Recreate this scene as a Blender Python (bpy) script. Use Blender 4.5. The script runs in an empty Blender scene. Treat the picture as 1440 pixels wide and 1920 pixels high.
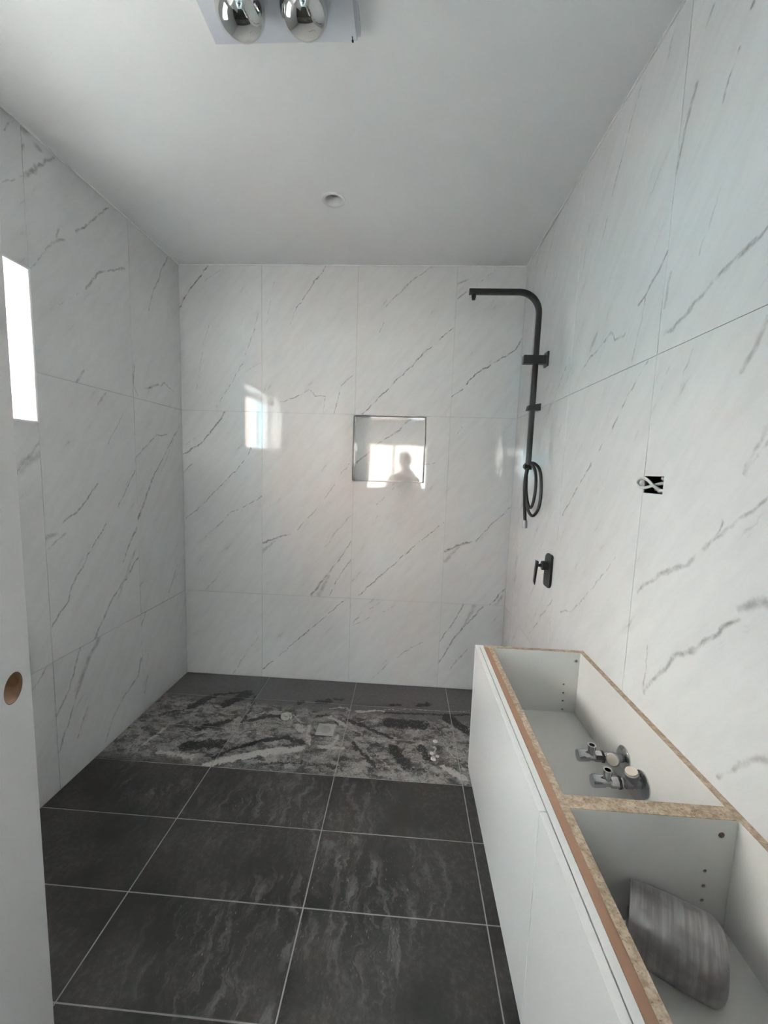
import bpy, bmesh, math, random
from mathutils import Vector, Matrix

# ------------------------------------------------------------------ camera, world, light, exposure
scene = bpy.context.scene
COL = scene.collection
W, H = 2.1422, 2.678            # room width, ceiling height (back wall Y=0, left wall X=0, floor Z=0)
FPX = 750.0
YAW, PITCH, ROLL = .0541, -.1097, .0329
O = Vector((1.4745, -2.5697, 1.4574))
_cy, _sy, _cp, _sp = math.cos(YAW), math.sin(YAW), math.cos(PITCH), math.sin(PITCH)
_F = Vector((-_sy * _cp, _cy * _cp, _sp)); _r = Vector((_cy, _sy, 0)); _u = _r.cross(_F)
_R = _r * math.cos(ROLL) + _u * math.sin(ROLL); _U = _u * math.cos(ROLL) - _r * math.sin(ROLL)
cam_d = bpy.data.cameras.new('camera'); cam = bpy.data.objects.new('camera', cam_d); COL.objects.link(cam)
cam.matrix_world = Matrix(((_R.x, _U.x, -_F.x, O.x), (_R.y, _U.y, -_F.y, O.y), (_R.z, _U.z, -_F.z, O.z), (0, 0, 0, 1)))
cam_d.sensor_fit = 'HORIZONTAL'; cam_d.sensor_width = 36; cam_d.lens = 36 * FPX / 1440
cam_d.clip_start = .01; cam_d.clip_end = 200
scene.camera = cam

world = bpy.data.worlds.new('sky'); scene.world = world; world.use_nodes = True
_bg = world.node_tree.nodes['Background']
_bg.inputs['Color'].default_value = (.67, .93, 1.06, 1); _bg.inputs['Strength'].default_value = 8.5

sun_d = bpy.data.lights.new('sun_offscreen', 'SUN'); sun = bpy.data.objects.new('sun_offscreen', sun_d); COL.objects.link(sun)
sun_d.energy = 50.0; sun_d.color = (1.0, .91, .88); sun_d.angle = math.radians(1.0)
sun.rotation_euler = Vector((1, .35, .75)).to_track_quat('Z', 'Y').to_euler()

def portal(name, loc, direction, sx, sy):
    d = bpy.data.lights.new(name, 'AREA'); o = bpy.data.objects.new(name, d); COL.objects.link(o)
    d.shape = 'RECTANGLE'; d.size = sx; d.size_y = sy; d.cycles.is_portal = True
    o.location = loc; o.rotation_euler = (-Vector(direction)).to_track_quat('Z', 'Y').to_euler()
portal('window_left_offscreen', (-.215, -1.57, 1.881), (1, 0, 0), .58, 1.09)
portal('window_rear_offscreen', (1.5, -5.13, 1.5), (0, 1, 0), 2.8, .88)

vs = scene.view_settings
vs.view_transform = 'Standard'; vs.look = 'None'; vs.gamma = 1; vs.use_curve_mapping = False
vs.exposure = 2.05
scene.cycles.diffuse_bounces = 4; scene.cycles.glossy_bounces = 3; scene.cycles.max_bounces = 6; scene.cycles.use_adaptive_sampling = False
scene.cycles.use_denoising = True

random.seed(7)

# ------------------------------------------------------------------ pixel helpers (1440 x 1920)
def ray(u, v): return _R * ((u - 720) / FPX) - _U * ((v - 960) / FPX) + _F
def on(u, v, ax, val):
    d = ray(u, v); i = 'xyz'.index(ax)
    return O + d * ((val - O[i]) / d[i])

# ------------------------------------------------------------------ mesh helpers
class MB:
    def __init__(s): s.v = []; s.f = []; s.sm = []
    def add(s, vs, fs, smooth=False):
        b = len(s.v); s.v += [tuple(x) for x in vs]
        for f in fs: s.f.append(tuple(b + i for i in f)); s.sm.append(smooth)
        return s
    def box(s, a, b):
        x0, x1 = sorted((a[0], b[0])); y0, y1 = sorted((a[1], b[1])); z0, z1 = sorted((a[2], b[2]))
        return s.add([(x0, y0, z0), (x1, y0, z0), (x1, y1, z0), (x0, y1, z0), (x0, y0, z1), (x1, y0, z1), (x1, y1, z1), (x0, y1, z1)],
                     [(0, 3, 2, 1), (4, 5, 6, 7), (0, 1, 5, 4), (1, 2, 6, 5), (2, 3, 7, 6), (3, 0, 4, 7)])
    def lathe(s, prof, base, axis, n=32, smooth=True, cap0=False, cap1=False):
        """prof: list of (distance along axis, radius)"""
        ax = Vector(axis).normalized(); t = Vector((0, 0, 1)) if abs(ax.z) < .9 else Vector((1, 0, 0))
        e1 = ax.cross(t).normalized(); e2 = ax.cross(e1); base = Vector(base)
        vs = []; fs = []
        for d, r in prof:
            for k in range(n):
                a = 2 * math.pi * k / n
                vs.append(base + ax * d + (e1 * math.cos(a) + e2 * math.sin(a)) * r)
        for i in range(len(prof) - 1):
            for k in range(n):
                fs.append((i * n + k, i * n + (k + 1) % n, (i + 1) * n + (k + 1) % n, (i + 1) * n + k))
        s.add(vs, fs, smooth)
        if cap0: s.add(vs[:n], [tuple(range(n))[::-1]])
        if cap1: s.add(vs[-n:], [tuple(range(n))])
        return s
    def sweep(s, pts, prof, up=(0, 1, 0), caps=True, smooth=True):
        """sweep a closed 2-D profile [(a,b)] along points"""
        pts = [Vector(p) for p in pts]; n = len(prof); vs = []; fs = []
        T = []
        for i in range(len(pts)):
            t = (pts[min(i + 1, len(pts) - 1)] - pts[max(i - 1, 0)]); T.append(t.normalized())
        e1 = Vector(up); e1 = (e1 - T[0] * e1.dot(T[0])).normalized()
        for i, p in enumerate(pts):
            e1 = (e1 - T[i] * e1.dot(T[i])).normalized(); e2 = T[i].cross(e1)
            for a, b in prof: vs.append(p + e1 * a + e2 * b)
        for i in range(len(pts) - 1):
            for k in range(n):
                fs.append((i * n + k, i * n + (k + 1) % n, (i + 1) * n + (k + 1) % n, (i + 1) * n + k))
        s.add(vs, fs, smooth)
        if caps:
            s.add(vs[:n], [tuple(range(n))[::-1]]); s.add(vs[-n:], [tuple(range(n))])
        return s
    def tube(s, pts, r, n=10, caps=True):
        return s.sweep(pts, [(r * math.cos(2 * math.pi * k / n), r * math.sin(2 * math.pi * k / n)) for k in range(n)], up=(.123, .95, .28), caps=caps)
    def build(s, name, mat, parent=None, origin=None, bevel=0, sharp=40):
        me = bpy.data.meshes.new(name)
        o0 = Vector(origin) if origin is not None else Vector((0, 0, 0))
        me.from_pydata([Vector(v) - o0 for v in s.v], [], s.f); me.update()
        bm = bmesh.new(); bm.from_mesh(me); bmesh.ops.remove_doubles(bm, verts=bm.verts, dist=1e-6)
        bmesh.ops.recalc_face_normals(bm, faces=bm.faces); bm.to_mesh(me); bm.free()
        if any(s.sm):
            for p in me.polygons: p.use_smooth = True
            try: me.set_sharp_from_angle(angle=math.radians(sharp))
            except Exception: pass
        o = bpy.data.objects.new(name, me); COL.objects.link(o); o.location = o0
        if mat: me.materials.append(mat)
        if parent:
            o.parent = parent; o.location = o0 - parent.location
        if bevel:
            m = o.modifiers.new('bevel', 'BEVEL'); m.width = bevel; m.segments = 2; m.limit_method = 'ANGLE'
        return o

def catmull(pts, n=8):
    pts = [Vector(p) for p in pts]; out = []
    P = [pts[0] * 2 - pts[1]] + pts + [pts[-1] * 2 - pts[-2]]
    for i in range(1, len(P) - 2):
        for k in range(n):
            t = k / n
            out.append(.5 * ((2 * P[i]) + (P[i + 1] - P[i - 1]) * t + (2 * P[i - 1] - 5 * P[i] + 4 * P[i + 1] - P[i + 2]) * t * t + (3 * P[i] - P[i - 1] - 3 * P[i + 1] + P[i + 2]) * t ** 3))
    out.append(pts[-1]); return out

def rrect(hw, hh, r, n=5):
    out = []
    for cx, cy, a0 in ((hw - r, hh - r, 0), (-hw + r, hh - r, 90), (-hw + r, -hh + r, 180), (hw - r, -hh + r, 270)):
        for k in range(n + 1):
            a = math.radians(a0 + 90 * k / n); out.append((cx + r * math.cos(a), cy + r * math.sin(a)))
    return out

def empty(name, loc, label=None, cat=None, group=None):
    o = bpy.data.objects.new(name, None); COL.objects.link(o); o.location = loc; o.empty_display_size = .05
    return tag(o, label, cat, group)
def tag(o, label=None, cat=None, group=None, kind=None):
    if label: o['label'] = label
    if cat: o['category'] = cat
    if group: o['group'] = group
    if kind: o['kind'] = kind
    return o
def struct(o, label=None): return tag(o, label, kind='structure')

def cells(a0, a1, b0, b1, holes):
    """rectangle minus rectangular holes -> list of rectangles"""
    A = sorted({a0, a1, *[min(max(h[i], a0), a1) for h in holes for i in (0, 1)]})
    B = sorted({b0, b1, *[min(max(h[i], b0), b1) for h in holes for i in (2, 3)]})
    out = []
    for i in range(len(A) - 1):
        for j in range(len(B) - 1):
            ca, cb = (A[i] + A[i + 1]) / 2, (B[j] + B[j + 1]) / 2
            if A[i + 1] - A[i] < 1e-6 or B[j + 1] - B[j] < 1e-6: continue
            if any(h[0] < ca < h[1] and h[2] < cb < h[3] for h in holes): continue
            out.append((A[i], A[i + 1], B[j], B[j + 1]))
    return out

def boolean_cut(o, cutter):
    bpy.context.view_layer.update()
    m = o.modifiers.new('cut', 'BOOLEAN'); m.object = cutter; m.operation = 'DIFFERENCE'; m.solver = 'EXACT'
    bpy.context.view_layer.update()
    dg = bpy.context.evaluated_depsgraph_get()
    me = bpy.data.meshes.new_from_object(o.evaluated_get(dg)); me.name = o.data.name
    o.modifiers.clear(); o.data = me
    bpy.data.objects.remove(cutter)

# ------------------------------------------------------------------ material helpers
class NT:
    def __init__(s, name):
        s.m = bpy.data.materials.new(name); s.m.use_nodes = True; s.t = s.m.node_tree
        s.b = s.t.nodes['Principled BSDF']; s.out = s.t.nodes['Material Output']
    def n(s, typ, **kw):
        nd = s.t.nodes.new(typ)
        for k, v in kw.items(): setattr(nd, k, v)
        return nd
    def put(s, sock, v):
        if isinstance(v, bpy.types.NodeSocket): s.t.links.new(v, sock)
        else: sock.default_value = v
    def math(s, op, a, b=None, c=None, clamp=False):
        nd = s.n('ShaderNodeMath', operation=op, use_clamp=clamp); s.put(nd.inputs[0], a)
        if b is not None: s.put(nd.inputs[1], b)
        if c is not None: s.put(nd.inputs[2], c)
        return nd.outputs[0]
    def vec(s, op, a, b=None, scale=None):
        nd = s.n('ShaderNodeVectorMath', operation=op); s.put(nd.inputs[0], a)
        if b is not None: s.put(nd.inputs[1], b)
        if scale is not None: s.put(nd.inputs['Scale'], scale)
        return nd.outputs['Value'] if op in ('DOT_PRODUCT', 'LENGTH', 'DISTANCE') else nd.outputs['Vector']
    def noise(s, vec, scale, detail=2, rough=.5, out='Fac', dist=0):
        nd = s.n('ShaderNodeTexNoise'); s.put(nd.inputs['Vector'], vec)
        nd.inputs['Scale'].default_value = scale; nd.inputs['Detail'].default_value = detail
        nd.inputs['Roughness'].default_value = rough; nd.inputs['Distortion'].default_value = dist
        return nd.outputs[0] if out == 'Fac' else nd.outputs['Color']
    def ramp(s, v, a, b, c=0., d=1., smooth=True):
        nd = s.n('ShaderNodeMapRange', interpolation_type='SMOOTHSTEP' if smooth else 'LINEAR')
        s.put(nd.inputs[0], v)
        for i, x in enumerate((a, b, c, d)): s.put(nd.inputs[i + 1], x)
        return nd.outputs[0]
    def mix(s, f, a, b):
        nd = s.n('ShaderNodeMix', data_type='RGBA'); s.put(nd.inputs[0], f); s.put(nd.inputs[6], a); s.put(nd.inputs[7], b)
        return nd.outputs[2]
    def pos(s): return s.n('ShaderNodeNewGeometry').outputs['Position']
    def obj(s): return s.n('ShaderNodeTexCoord').outputs['Object']
    def seg(s, P, A, B, w0, w1, strength):
        """soft line from A to B in world space, half widths w0..w1 (m)"""
        A = Vector(A); B = Vector(B); ba = B - A; L2 = max(ba.dot(ba), 1e-9)
        pa = s.vec('SUBTRACT', P, tuple(A))
        h = s.math('ADD', s.vec('DOT_PRODUCT', pa, tuple(ba / L2)), 0., clamp=True)
        c = s.vec('SCALE', tuple(ba), scale=h)
        d = s.vec('DISTANCE', pa, c)
        w = s.math('MULTIPLY_ADD', h, w1 - w0, w0)
        return s.ramp(s.math('DIVIDE', d, w), .05, 1., strength, 0.)
    def maxall(s, l):
        l = list(l)
        while len(l) > 1:
            l = [s.math('MAXIMUM', l[i], l[i + 1]) if i + 1 < len(l) else l[i] for i in range(0, len(l), 2)]
        return l[0] if l else 0.
    def bump(s, h, strength, dist):
        nd = s.n('ShaderNodeBump'); nd.inputs['Strength'].default_value = strength; nd.inputs['Distance'].default_value = dist
        s.put(nd.inputs['Height'], h); s.t.links.new(nd.outputs[0], s.b.inputs['Normal'])
    def set(s, **kw):
        names = dict(color='Base Color', rough='Roughness', metal='Metallic', ior='IOR', coat='Coat Weight', coat_rough='Coat Roughness', trans='Transmission Weight', alpha='Alpha', spec='Specular IOR Level', emit='Emission Color', emit_s='Emission Strength')
        for k, v in kw.items(): s.put(s.b.inputs[names[k]], v)
        return s.m

def rgb(r, g, b): return (r, g, b, 1)
def plain(name, col, rough=.5, metal=0., var=.06, scale=8., ior=1.5, bump=0.):
    t = NT(name); n = t.noise(t.obj(), scale, 3)
    lo = rgb(*[c * (1 - var) for c in col]); hi = rgb(*[min(1, c * (1 + var)) for c in col])
    if bump: t.bump(t.noise(t.obj(), scale * 12, 3), bump, .001)
    return t.set(color=t.mix(n, lo, hi), rough=t.ramp(n, .2, .8, rough * .9, rough * 1.1), metal=metal, ior=ior)

M = {}
M['plaster'] = plain('white_ceiling_paint', (.865, .88, .89), .65, var=.02, bump=.05)
M['hallpaint'] = plain('warm_white_wall_paint', (.80, .80, .795), .6, var=.02)
M['grout_wall'] = plain('pale_grey_wall_grout', (.60, .60, .60), .8)
M['grout_floor'] = plain('dusty_floor_grout', (.40, .38, .36), .9, var=.25, scale=30)
M['caulk'] = plain('white_caulk', (.86, .87, .87), .4)
M['black'] = plain('matte_black_metal', (.012, .012, .013), .38, var=.2)
M['hose'] = plain('black_rubber_hose', (.016, .016, .017), .42, var=.2)
M['doorpaint'] = plain('white_door_primer', (.76, .75, .745), .45, var=.02)
M['melamine'] = plain('white_melamine', (.70, .69, .665), .3, var=.015)
M['gloss_white'] = plain('gloss_white_lacquer', (.78, .775, .77), .10, var=.01)
M['mdf'] = plain('brown_raw_fibreboard_edge', (.35, .205, .135), .8, var=.15, scale=60)
M['core'] = plain('brown_door_core', (.15, .085, .045), .8, var=.6, scale=90)
M['chrome'] = plain('polished_chrome', (.50, .50, .51), .16, metal=1, var=.03)
M['steel'] = plain('dull_grey_steel', (.33, .33, .34), .35, metal=1, var=.1)
M['cream'] = plain('cream_plastic_plug', (.62, .55, .48), .5)
M['white_plastic'] = plain('white_plastic', (.80, .81, .82), .35, var=.02)
M['grey_plastic'] = plain('heater_panel_plastic', (.66, .69, .76), .35, var=.02)
M['dark'] = plain('dark_print', (.02, .02, .02), .8)  # ink of the printed heater mark
M['lens'] = plain('grey_frosted_lens', (.42, .42, .41), .5)
M['cable'] = plain('grey_white_cable', (.62, .60, .58), .45)
M['brown_stud'] = plain('brown_wall_cavity', (.19, .13, .10), .9, var=.5, scale=50)
M['aluminium'] = plain('white_window_aluminium', (.78, .80, .82), .35)
M['hall_floor'] = plain('pale_timber_floor', (.57, .56, .545), .35, var=.1, scale=3)
M['mortar'] = plain('white_mortar_crumb', (.66, .65, .62), .9, bump=.4)

def particleboard():
    t = NT('raw_particleboard'); p = t.obj()
    a = t.noise(p, 90, 4, .7); b = t.noise(p, 260, 2)
    c = t.mix(t.ramp(a, .35, .65), rgb(.34, .255, .18), rgb(.54, .44, .335))
    c = t.mix(t.ramp(b, .60, .72, 0, .8), c, rgb(.17, .12, .08))
    t.bump(a, .6, .0015)
    return t.set(color=c, rough=.9)
M['chip'] = particleboard()

def bare_tube():
    t = NT('brushed_grey_metal_sleeve'); tc = t.obj()
    s = t.vec('MULTIPLY', tc, (170., 9., 9.))
    a = t.noise(s, 1, 3, .6); b = t.noise(tc, 22, 3)
    t.bump(t.math('ADD', a, b), .22, .0008)
    c = t.mix(t.ramp(a, .3, .7), rgb(.27, .255, .25), rgb(.42, .40, .395))
    return t.set(color=t.mix(t.ramp(b, .40, .66, 0, .75), c, rgb(.20, .185, .18)), rough=t.ramp(a, .3, .7, .32, .5), metal=.45)
M['sleeve'] = bare_tube()

def glass():
    t = NT('window_glass')
    tr = t.n('ShaderNodeBsdfTransparent'); gl = t.n('ShaderNodeBsdfGlossy'); gl.inputs['Roughness'].default_value = .02
    tr.inputs[0].default_value = (.93, .96, .96, 1)
    lw = t.n('ShaderNodeLayerWeight'); fr = t.math('MULTIPLY_ADD', t.math('POWER', lw.outputs['Facing'], 5.), .94, .04)
    mx = t.n('ShaderNodeMixShader'); t.t.links.new(fr, mx.inputs[0]); t.t.links.new(tr.outputs[0], mx.inputs[1]); t.t.links.new(gl.outputs[0], mx.inputs[2])
    t.t.links.new(mx.outputs[0], t.out.inputs['Surface']); t.t.nodes.remove(t.b)
    return t.m
M['glass'] = glass()

# ---- marble: veins traced as soft broken lines, one material for each tile design
DIRS = {'back': (Vector((1, 0, 0)), Vector((0, 0, 1))), 'left': (Vector((0, 1, 0)), Vector((0, 0, 1))), 'right': (Vector((0, -1, 0)), Vector((0, 0, 1))), 'flat': (Vector((0, 1, 0)), Vector((1, 0, 0)))}
def marble(name, segs, side):
    t = NT(name); P = t.pos()
    wn = t.vec('SUBTRACT', t.noise(P, 16, 3, .62, 'Color'), (.5, .5, .5))
    Pw = t.vec('ADD', P, t.vec('SCALE', wn, scale=.034))
    mask = t.maxall([t.seg(Pw, *s) for s in segs]) if segs else 0.
    brk = t.ramp(t.noise(P, 30, 3, .7), .30, .62, .28, 1.)
    h, v = DIRS[side]; al = (h * .62 + v * .78); pe = (h * .78 - v * .62)
    cm = t.n('ShaderNodeCombineXYZ')
    t.put(cm.inputs[0], t.vec('DOT_PRODUCT', Pw, tuple(pe * 26))); t.put(cm.inputs[1], t.vec('DOT_PRODUCT', Pw, tuple(al * 5)))
    t.put(cm.inputs[2], t.vec('DOT_PRODUCT', P, tuple(h.cross(v) * 3)))
    fl = t.noise(cm.outputs[0], 1, 3, .6)
    fleck = t.ramp(fl, .66, .78, 0, .30)
    tot = t.math('ADD', t.math('MULTIPLY', mask, brk), fleck, clamp=True) if segs else fleck
    base = t.mix(t.ramp(fl, .35, .7), rgb(.722, .732, .734), rgb(.68, .69, .694))
    col = t.mix(tot, base, rgb(.135, .125, .125))
    t.bump(t.noise(P, 2.3, 1), .35, .004)
    return t.set(color=col, rough=.05, ior=1.58)

# vein polylines: pixels in the photograph, width start, width end (mm), darkness
VB = [
 ([(390,499),(355,545),(335,578)],7,9,.75), ([(412,505),(384,528)],4,3,.4), ([(487,575),(475,622),(456,677),(435,717),(406,762)],5,6,.5),
 ([(392,610),(381,645),(369,730)],4,4,.3), ([(462,696),(490,680)],4,4,.4), ([(611,499),(555,579)],6,5,.7), ([(555,579),(537,624)],4,3,.4),
 ([(515,517),(505,580),(492,640)],3,4,.35), ([(526,754),(553,745),(580,730)],6,5,.6), ([(580,730),(592,743),(610,744)],5,5,.55),
 ([(666,700),(642,720),(626,775)],5,5,.55), ([(610,744),(605,775)],4,4,.4), ([(499,720),(494,737)],5,5,.5),
 ([(421,774),(397,808),(372,835),(342,852)],9,7,.75), ([(375,815),(345,838)],5,5,.4),
 ([(470,840),(458,865),(425,900),(400,924),(375,951),(348,972)],5,7,.7), ([(491,930),(457,951),(433,961),(407,987)],6,6,.6), ([(407,987),(380,1010),(365,1022)],5,5,.4),
 ([(361,869),(341,890)],6,6,.6), ([(365,842),(341,853)],5,5,.5), ([(412,1072),(399,1093),(383,1108)],5,5,.4),
 ([(655,869),(637,893),(605,940),(584,964),(557,993)],4,7,.45), ([(544,1001),(515,1009),(493,1018)],7,14,.6), ([(515,1014),(493,1034)],10,20,.32),
 ([(658,1014),(637,1048),(623,1064)],5,8,.6), ([(623,1064),(605,1088),(584,1117)],8,12,.6), ([(617,1078),(598,1115)],14,28,.34), ([(658,1051),(639,1075),(617,1117)],6,6,.55),
 ([(658,967),(634,993),(610,1025)],10,10,.28), ([(646,1124),(594,1170),(552,1205),(494,1254)],5,6,.65), ([(486,1191),(457,1231),(436,1262)],4,6,.45),
 ([(812,499),(783,518),(757,541),(717,582)],7,4,.5), ([(851,614),(827,635),(786,670),(768,690),(733,722),(719,737),(679,777)],5,7,.8), ([(719,606),(711,625)],4,4,.4),
 ([(980,635),(967,655),(932,678),(911,690),(888,705),(870,725),(847,745)],6,7,.8), ([(923,511),(894,535)],5,4,.5), ([(879,524),(859,532)],8,14,.4), ([(874,547),(858,560)],6,8,.5),
 ([(956,952),(920,985),(902,1005),(893,1015)],5,8,.55), ([(888,1015),(856,1022),(835,1035)],8,14,.65), ([(860,1025),(835,1052)],14,22,.34),
 ([(946,1104),(920,1133)],6,8,.65), ([(942,1118),(930,1133)],14,18,.38),
 ([(832,980),(792,1011),(765,1034),(736,1060),(710,1082),(672,1117)],5,6,.7), ([(745,909),(706,947)],4,4,.4), ([(797,871),(815,867)],5,5,.5), ([(708,967),(700,984)],4,4,.35),
 ([(681,1145),(662,1168)],6,5,.55), ([(694,1158),(662,1172)],5,5,.5), ([(712,1130),(692,1142)],5,5,.45), ([(745,1133),(718,1147)],5,4,.4),
 ([(800,1206),(789,1206),(771,1215),(730,1241),(695,1276)],5,4,.5), ([(870,1133),(850,1168),(824,1202)],7,6,.65), ([(905,1136),(885,1160),(862,1183),(847,1203),(821,1246)],8,7,.65),
 ([(889,1138),(868,1176)],22,12,.34), ([(876,1218),(841,1256)],10,6,.4), ([(867,800),(858,812)],6,4,.4), ([(700,742),(690,760)],4,4,.3),
]
VN = [([(771,785),(751,804),(725,820),(695,845),(668,868)],7,8,.75)]
VL = [
 ([(98,295),(66,313),(44,331)],8,16,.65), ([(44,331),(4,340)],5,5,.4), ([(204,388),(171,415),(142,433)],6,10,.7), ([(120,450),(98,455),(86,470)],12,7,.6), ([(110,430),(106,450)],7,7,.5), ([(86,470),(56,504)],5,5,.45),
 ([(233,503),(208,508),(186,510),(160,539)],9,9,.6), ([(160,539),(110,572)],4,4,.3), ([(313,484),(288,543),(279,583)],9,5,.6), ([(40,240),(52,247)],22,22,.5), ([(66,270),(76,281)],16,16,.45), ([(44,270),(40,280)],8,8,.4),
 ([(158,696),(142,718)],10,12,.5), ([(197,736),(184,758)],9,9,.5), ([(251,685),(250,718),(257,740)],8,8,.5), ([(272,729),(310,718),(326,736)],9,8,.5),
 ([(336,800),(317,835),(285,899)],7,7,.7), ([(285,899),(269,946),(259,972)],8,14,.7), ([(313,814),(293,816),(253,859)],9,6,.5), ([(182,907),(154,950),(119,978)],8,9,.7), ([(253,883),(237,918),(222,950)],8,9,.6),
 ([(200,982),(166,1037),(131,1108)],7,8,.75), ([(131,1108),(127,1128),(97,1176)],8,8,.75), ([(257,990),(230,1053)],9,7,.7), ([(259,1045),(234,1089),(214,1116),(178,1198)],9,10,.65), ([(254,1030),(222,1120)],14,14,.3),
 ([(186,1196),(166,1235),(146,1291)],22,24,.42), ([(182,1200),(164,1240),(146,1291),(135,1334),(115,1398),(107,1421)],7,8,.6), ([(150,1215),(131,1291),(105,1346)],9,8,.6), ([(273,1146),(263,1180)],9,7,.6),
 ([(265,1235),(259,1267),(228,1314)],14,10,.55), ([(228,1314),(214,1342),(198,1390)],8,6,.5), ([(277,1267),(271,1299)],12,8,.4), ([(334,1053),(317,1111)],6,10,.5), ([(164,1326),(146,1382)],8,6,.5),
 ([(75,825),(52,860),(30,887)],10,14,.5), ([(74,850),(34,880)],28,34,.36), ([(99,1231),(59,1297)],7,7,.5), ([(87,1010),(107,1002)],20,14,.45), ([(330,815),(300,890)],5,5,.3),
 ([(122,1000),(90,1030)],6,6,.4), ([(230,775),(200,840)],6,6,.3),
]
VR = [
 ([(1213,131),(1195,190),(1175,262),(1148,365)],6,6,.6), ([(1139,405),(1126,459)],6,5,.5), ([(1264,60),(1250,120)],6,5,.45), ([(1339,11),(1325,47)],9,7,.45), ([(1306,157),(1288,233),(1266,328)],11,8,.5),
 ([(1387,91),(1368,142),(1356,191)],7,6,.6), ([(1416,0),(1410,15)],9,9,.7), ([(1252,470),(1230,518),(1212,550),(1197,572)],7,8,.65), ([(1212,550),(1197,627),(1182,685)],6,5,.5),
 ([(1438,430),(1408,456),(1383,485)],8,12,.65), ([(1383,485),(1335,529),(1292,580)],9,9,.6), ([(1292,580),(1263,616),(1246,627)],9,9,.6), ([(1259,510),(1246,576)],9,9,.42), ([(1170,627),(1153,638),(1146,622),(1091,693)],7,7,.55),
 ([(1438,598),(1416,649),(1387,700)],14,10,.45), ([(1215,675),(1180,736),(1148,802),(1115,858),(1054,966)],6,7,.65), ([(1047,989),(1044,1012)],6,5,.6), ([(1068,670),(1040,745)],7,6,.55), ([(1082,652),(1054,741)],5,5,.4),
 ([(1438,802),(1396,886)],8,8,.45), ([(1438,830),(1400,882)],7,7,.4), ([(1438,935),(1396,970),(1349,1003)],7,9,.5), ([(1349,1003),(1288,1059),(1232,1078),(1194,1111)],10,10,.55), ([(1356,975),(1344,1003)],7,7,.6),
 ([(1438,1130),(1410,1134),(1387,1139)],16,12,.55), ([(1384,1162),(1335,1195),(1307,1214)],9,12,.7), ([(1307,1214),(1269,1233),(1232,1266),(1206,1298)],13,8,.62), ([(1213,1212),(1206,1298)],4,6,.5),
 ([(1154,1045),(1115,1097),(1072,1146),(1051,1148)],5,7,.5), ([(1035,1125),(993,1188)],6,7,.5), ([(1438,1420),(1405,1427),(1344,1458)],14,8,.42), ([(1018,528),(1046,405)],5,5,.4), ([(1089,529),(1106,420)],5,5,.42),
 ([(1300,655),(1282,700)],8,6,.35), ([(1255,690),(1240,730)],5,5,.3), ([(1198,810),(1188,830)],9,6,.45), ([(1130,905),(1120,925)],6,5,.4), ([(1238.5,984),(1237.6,996)],3,3,1.), ([(1352,352),(1310,480)],6,5,.3),
]
def to_segs(polys, ax, val):
    out = []
    for pts, w0, w1, dk in polys:
        P = [on(u, v, ax, val) for u, v in pts]; n = len(P) - 1
        mid = P[n // 2].lerp(P[n // 2 + 1], .5) if n % 2 else P[n // 2]
        segs = []
        for i in range(n):
            a = w0 + (w1 - w0) * i / n; b = w0 + (w1 - w0) * (i + 1) / n
            segs.append((P[i], P[i + 1], a * .00095, b * .00095, min(1., dk * 1.0)))
        out.append((mid, segs))
    return out
VEINS = {'back': to_segs([(p_, a_, b_, min(1., d_ * 1.2)) for p_, a_, b_, d_ in VB], 'y', 0), 'left': to_segs(VL, 'x', 0), 'right': to_segs(VR, 'x', W)}

# ------------------------------------------------------------------ tiles
TT = .003                        # how far tiles stand proud of the grout
def tile(name, parent, side, fixed, a0, a1, b0, b1, holes, mat, gap=.0013, ch=.0006, floor_z=0.):
    """side gives the plane; a/b are the in-plane coordinates (x,z | y,z | x,y)"""
    a0 += gap; a1 -= gap; b0 += gap; b1 -= gap
    nrm = {'back': Vector((0, -1, 0)), 'left': Vector((1, 0, 0)), 'right': Vector((-1, 0, 0)), 'floor': Vector((0, 0, 1))}[side]
    def P(a, b, d):
        if side == 'back': v = Vector((a, fixed, b))
        elif side in ('left', 'right'): v = Vector((fixed, a, b))
        else: v = Vector((a, b, fixed))
        return v - nrm * d
    m = MB()
    hs = [h for h in holes if h[0] < a1 and h[1] > a0 and h[2] < b1 and h[3] > b0]
    if not hs:
        lo = [P(a, b, TT) for a, b in ((a0, b0), (a1, b0), (a1, b1), (a0, b1))]
        md = [P(a, b, ch) for a, b in ((a0, b0), (a1, b0), (a1, b1), (a0, b1))]
        tp = [P(a, b, 0) for a, b in ((a0 + ch, b0 + ch), (a1 - ch, b0 + ch), (a1 - ch, b1 - ch), (a0 + ch, b1 - ch))]
        f = [(8, 9, 10, 11), (3, 2, 1, 0)]
        for i in range(4):
            j = (i + 1) % 4; f += [(i, j, 4 + j, 4 + i), (4 + i, 4 + j, 8 + j, 8 + i)]
        m.add(lo + md + tp, f)
    else:
        for c in cells(a0, a1, b0, b1, hs): m.box(P(c[0], c[2], 0), P(c[1], c[3], TT))
    return m.build(name, mat, parent, origin=P((a0 + a1) / 2, (b0 + b1) / 2, 0))

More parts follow.
